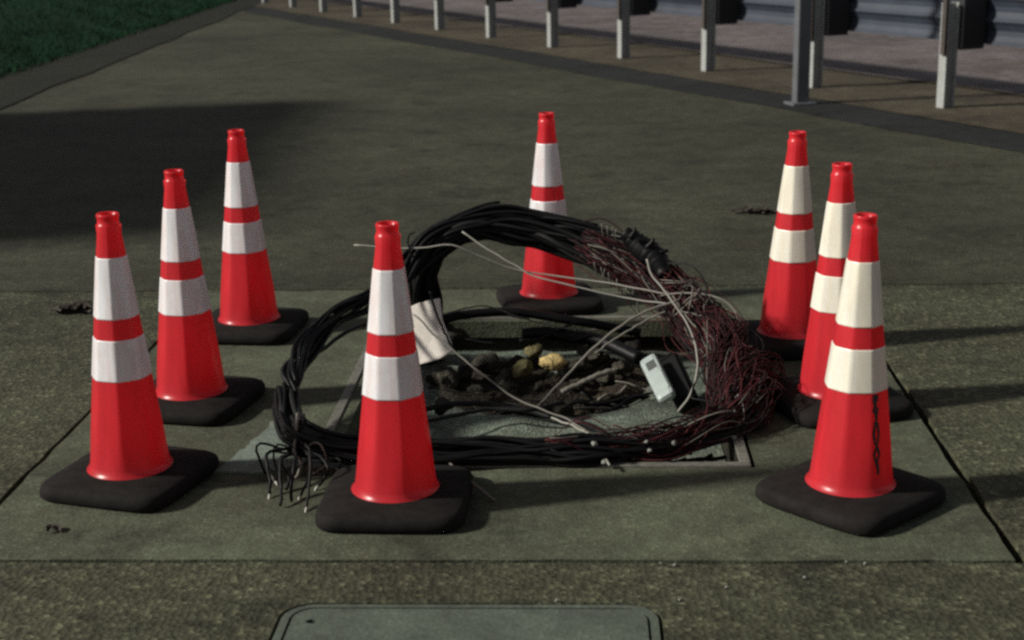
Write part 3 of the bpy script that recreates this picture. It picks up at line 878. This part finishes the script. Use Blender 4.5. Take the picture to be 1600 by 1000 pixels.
PB = [(870, 938, 'pale pebble just above the middle of the small lid'), (1062, 937, 'pale pebble right of the small lid corner'), (1135, 917, 'pale pebble on the front pavement between the lid and the lettered cone'),
      (1257, 902, 'pale pebble on the front pavement below the lettered cone'), (1352, 880, 'pale pebble on the pad edge right below the lettered cone base'), (1055, 882, 'right one of two pale pebbles on the pad edge above the lid corner'),
      (1033, 880, 'left one of two pale pebbles on the pad edge above the lid corner'), (1322, 878, 'pale pebble on the pad edge straight below the lettered cone')]
for px, py, lb in PB:
    stone('pebble', at(px, py, z=0.004), random.uniform(0.0028, 0.0042), M_pebble, lb, 'pebble', 'pale pebbles on the front pavement', sub=2, rough=0.8)
SC = [(1146, 684, 3.74, 0.010, 'pale scrap at the right end of the front wires by the vault corner'), (1053, 692, 3.60, 0.008, 'round pale scrap in the middle of the red wires in front'),
      (1010, 690, 3.60, 0.006, 'upper one of two faint scraps on the red wires in front'), (1015, 704, 3.57, 0.006, 'lower one of two faint scraps on the red wires in front'),
      (945, 722, 3.55, 0.008, 'pale scrap hanging below the front cables'),
      (929, 693, 3.56, 0.009, 'pale scrap on top of the black front cables'), (1155, 620, 3.86, 0.010, 'pale scrap among the wires at the right bend of the coil')]
for px, py, y, r, lb in SC:
    stone('paper_scrap', at(px, py, y), r, M_pebble, lb, 'scrap', 'pale scraps among the wires', sub=2, rough=0.6)

def leaf_clump(px, py, label, n=16, sp=0.05, mat=M_leaf, k_=1.0):
    c0 = at(px, py, z=0.0)
    e = empty('leaf_clump', c0)
    tag(e, label, 'leaves', 'dark clumps of dead leaves on the pavement')
    for k in range(n):
        a = random.random() * 6.28; d = abs(random.gauss(0, sp)); r = random.uniform(0.02, 0.032) * k_
        cx, cy, cz = d * math.cos(a) * 1.4, d * math.sin(a) * 0.7, 0.004 + random.random() * 0.018 * k_ * k_
        b0 = random.random() * 6.28; tl_ = random.uniform(-0.4, 0.4)
        vs = []
        for q in range(3):
            for sgn in (-1, 0, 1):
                u, v = (q - 1) * r * 1.4, sgn * r * (0.85 if q == 1 else 0.3)
                vs.append((cx + u * math.cos(b0) - v * math.sin(b0), cy + u * math.sin(b0) + v * math.cos(b0), cz + u * tl_ * 0.3 + abs(sgn) * 0.006 + 0.003 * (q == 1)))
        fs = [(q * 3 + s, q * 3 + s + 1, q * 3 + s + 4, q * 3 + s + 3) for q in range(2) for s in range(2)]
        mesh('leaf', vs, fs, mat, e)
leaf_clump(118, 487, 'dark clump of dead leaves on the ground left of the cones', 26, 0.026)
leaf_clump(1188, 334, 'dark clump of dead leaves on the ground behind the right cones', 22, 0.026)
leaf_clump(82, 831, 'small dark bit of leaf on the pad in front of the left cone', 3, 0.006, k_=0.5)
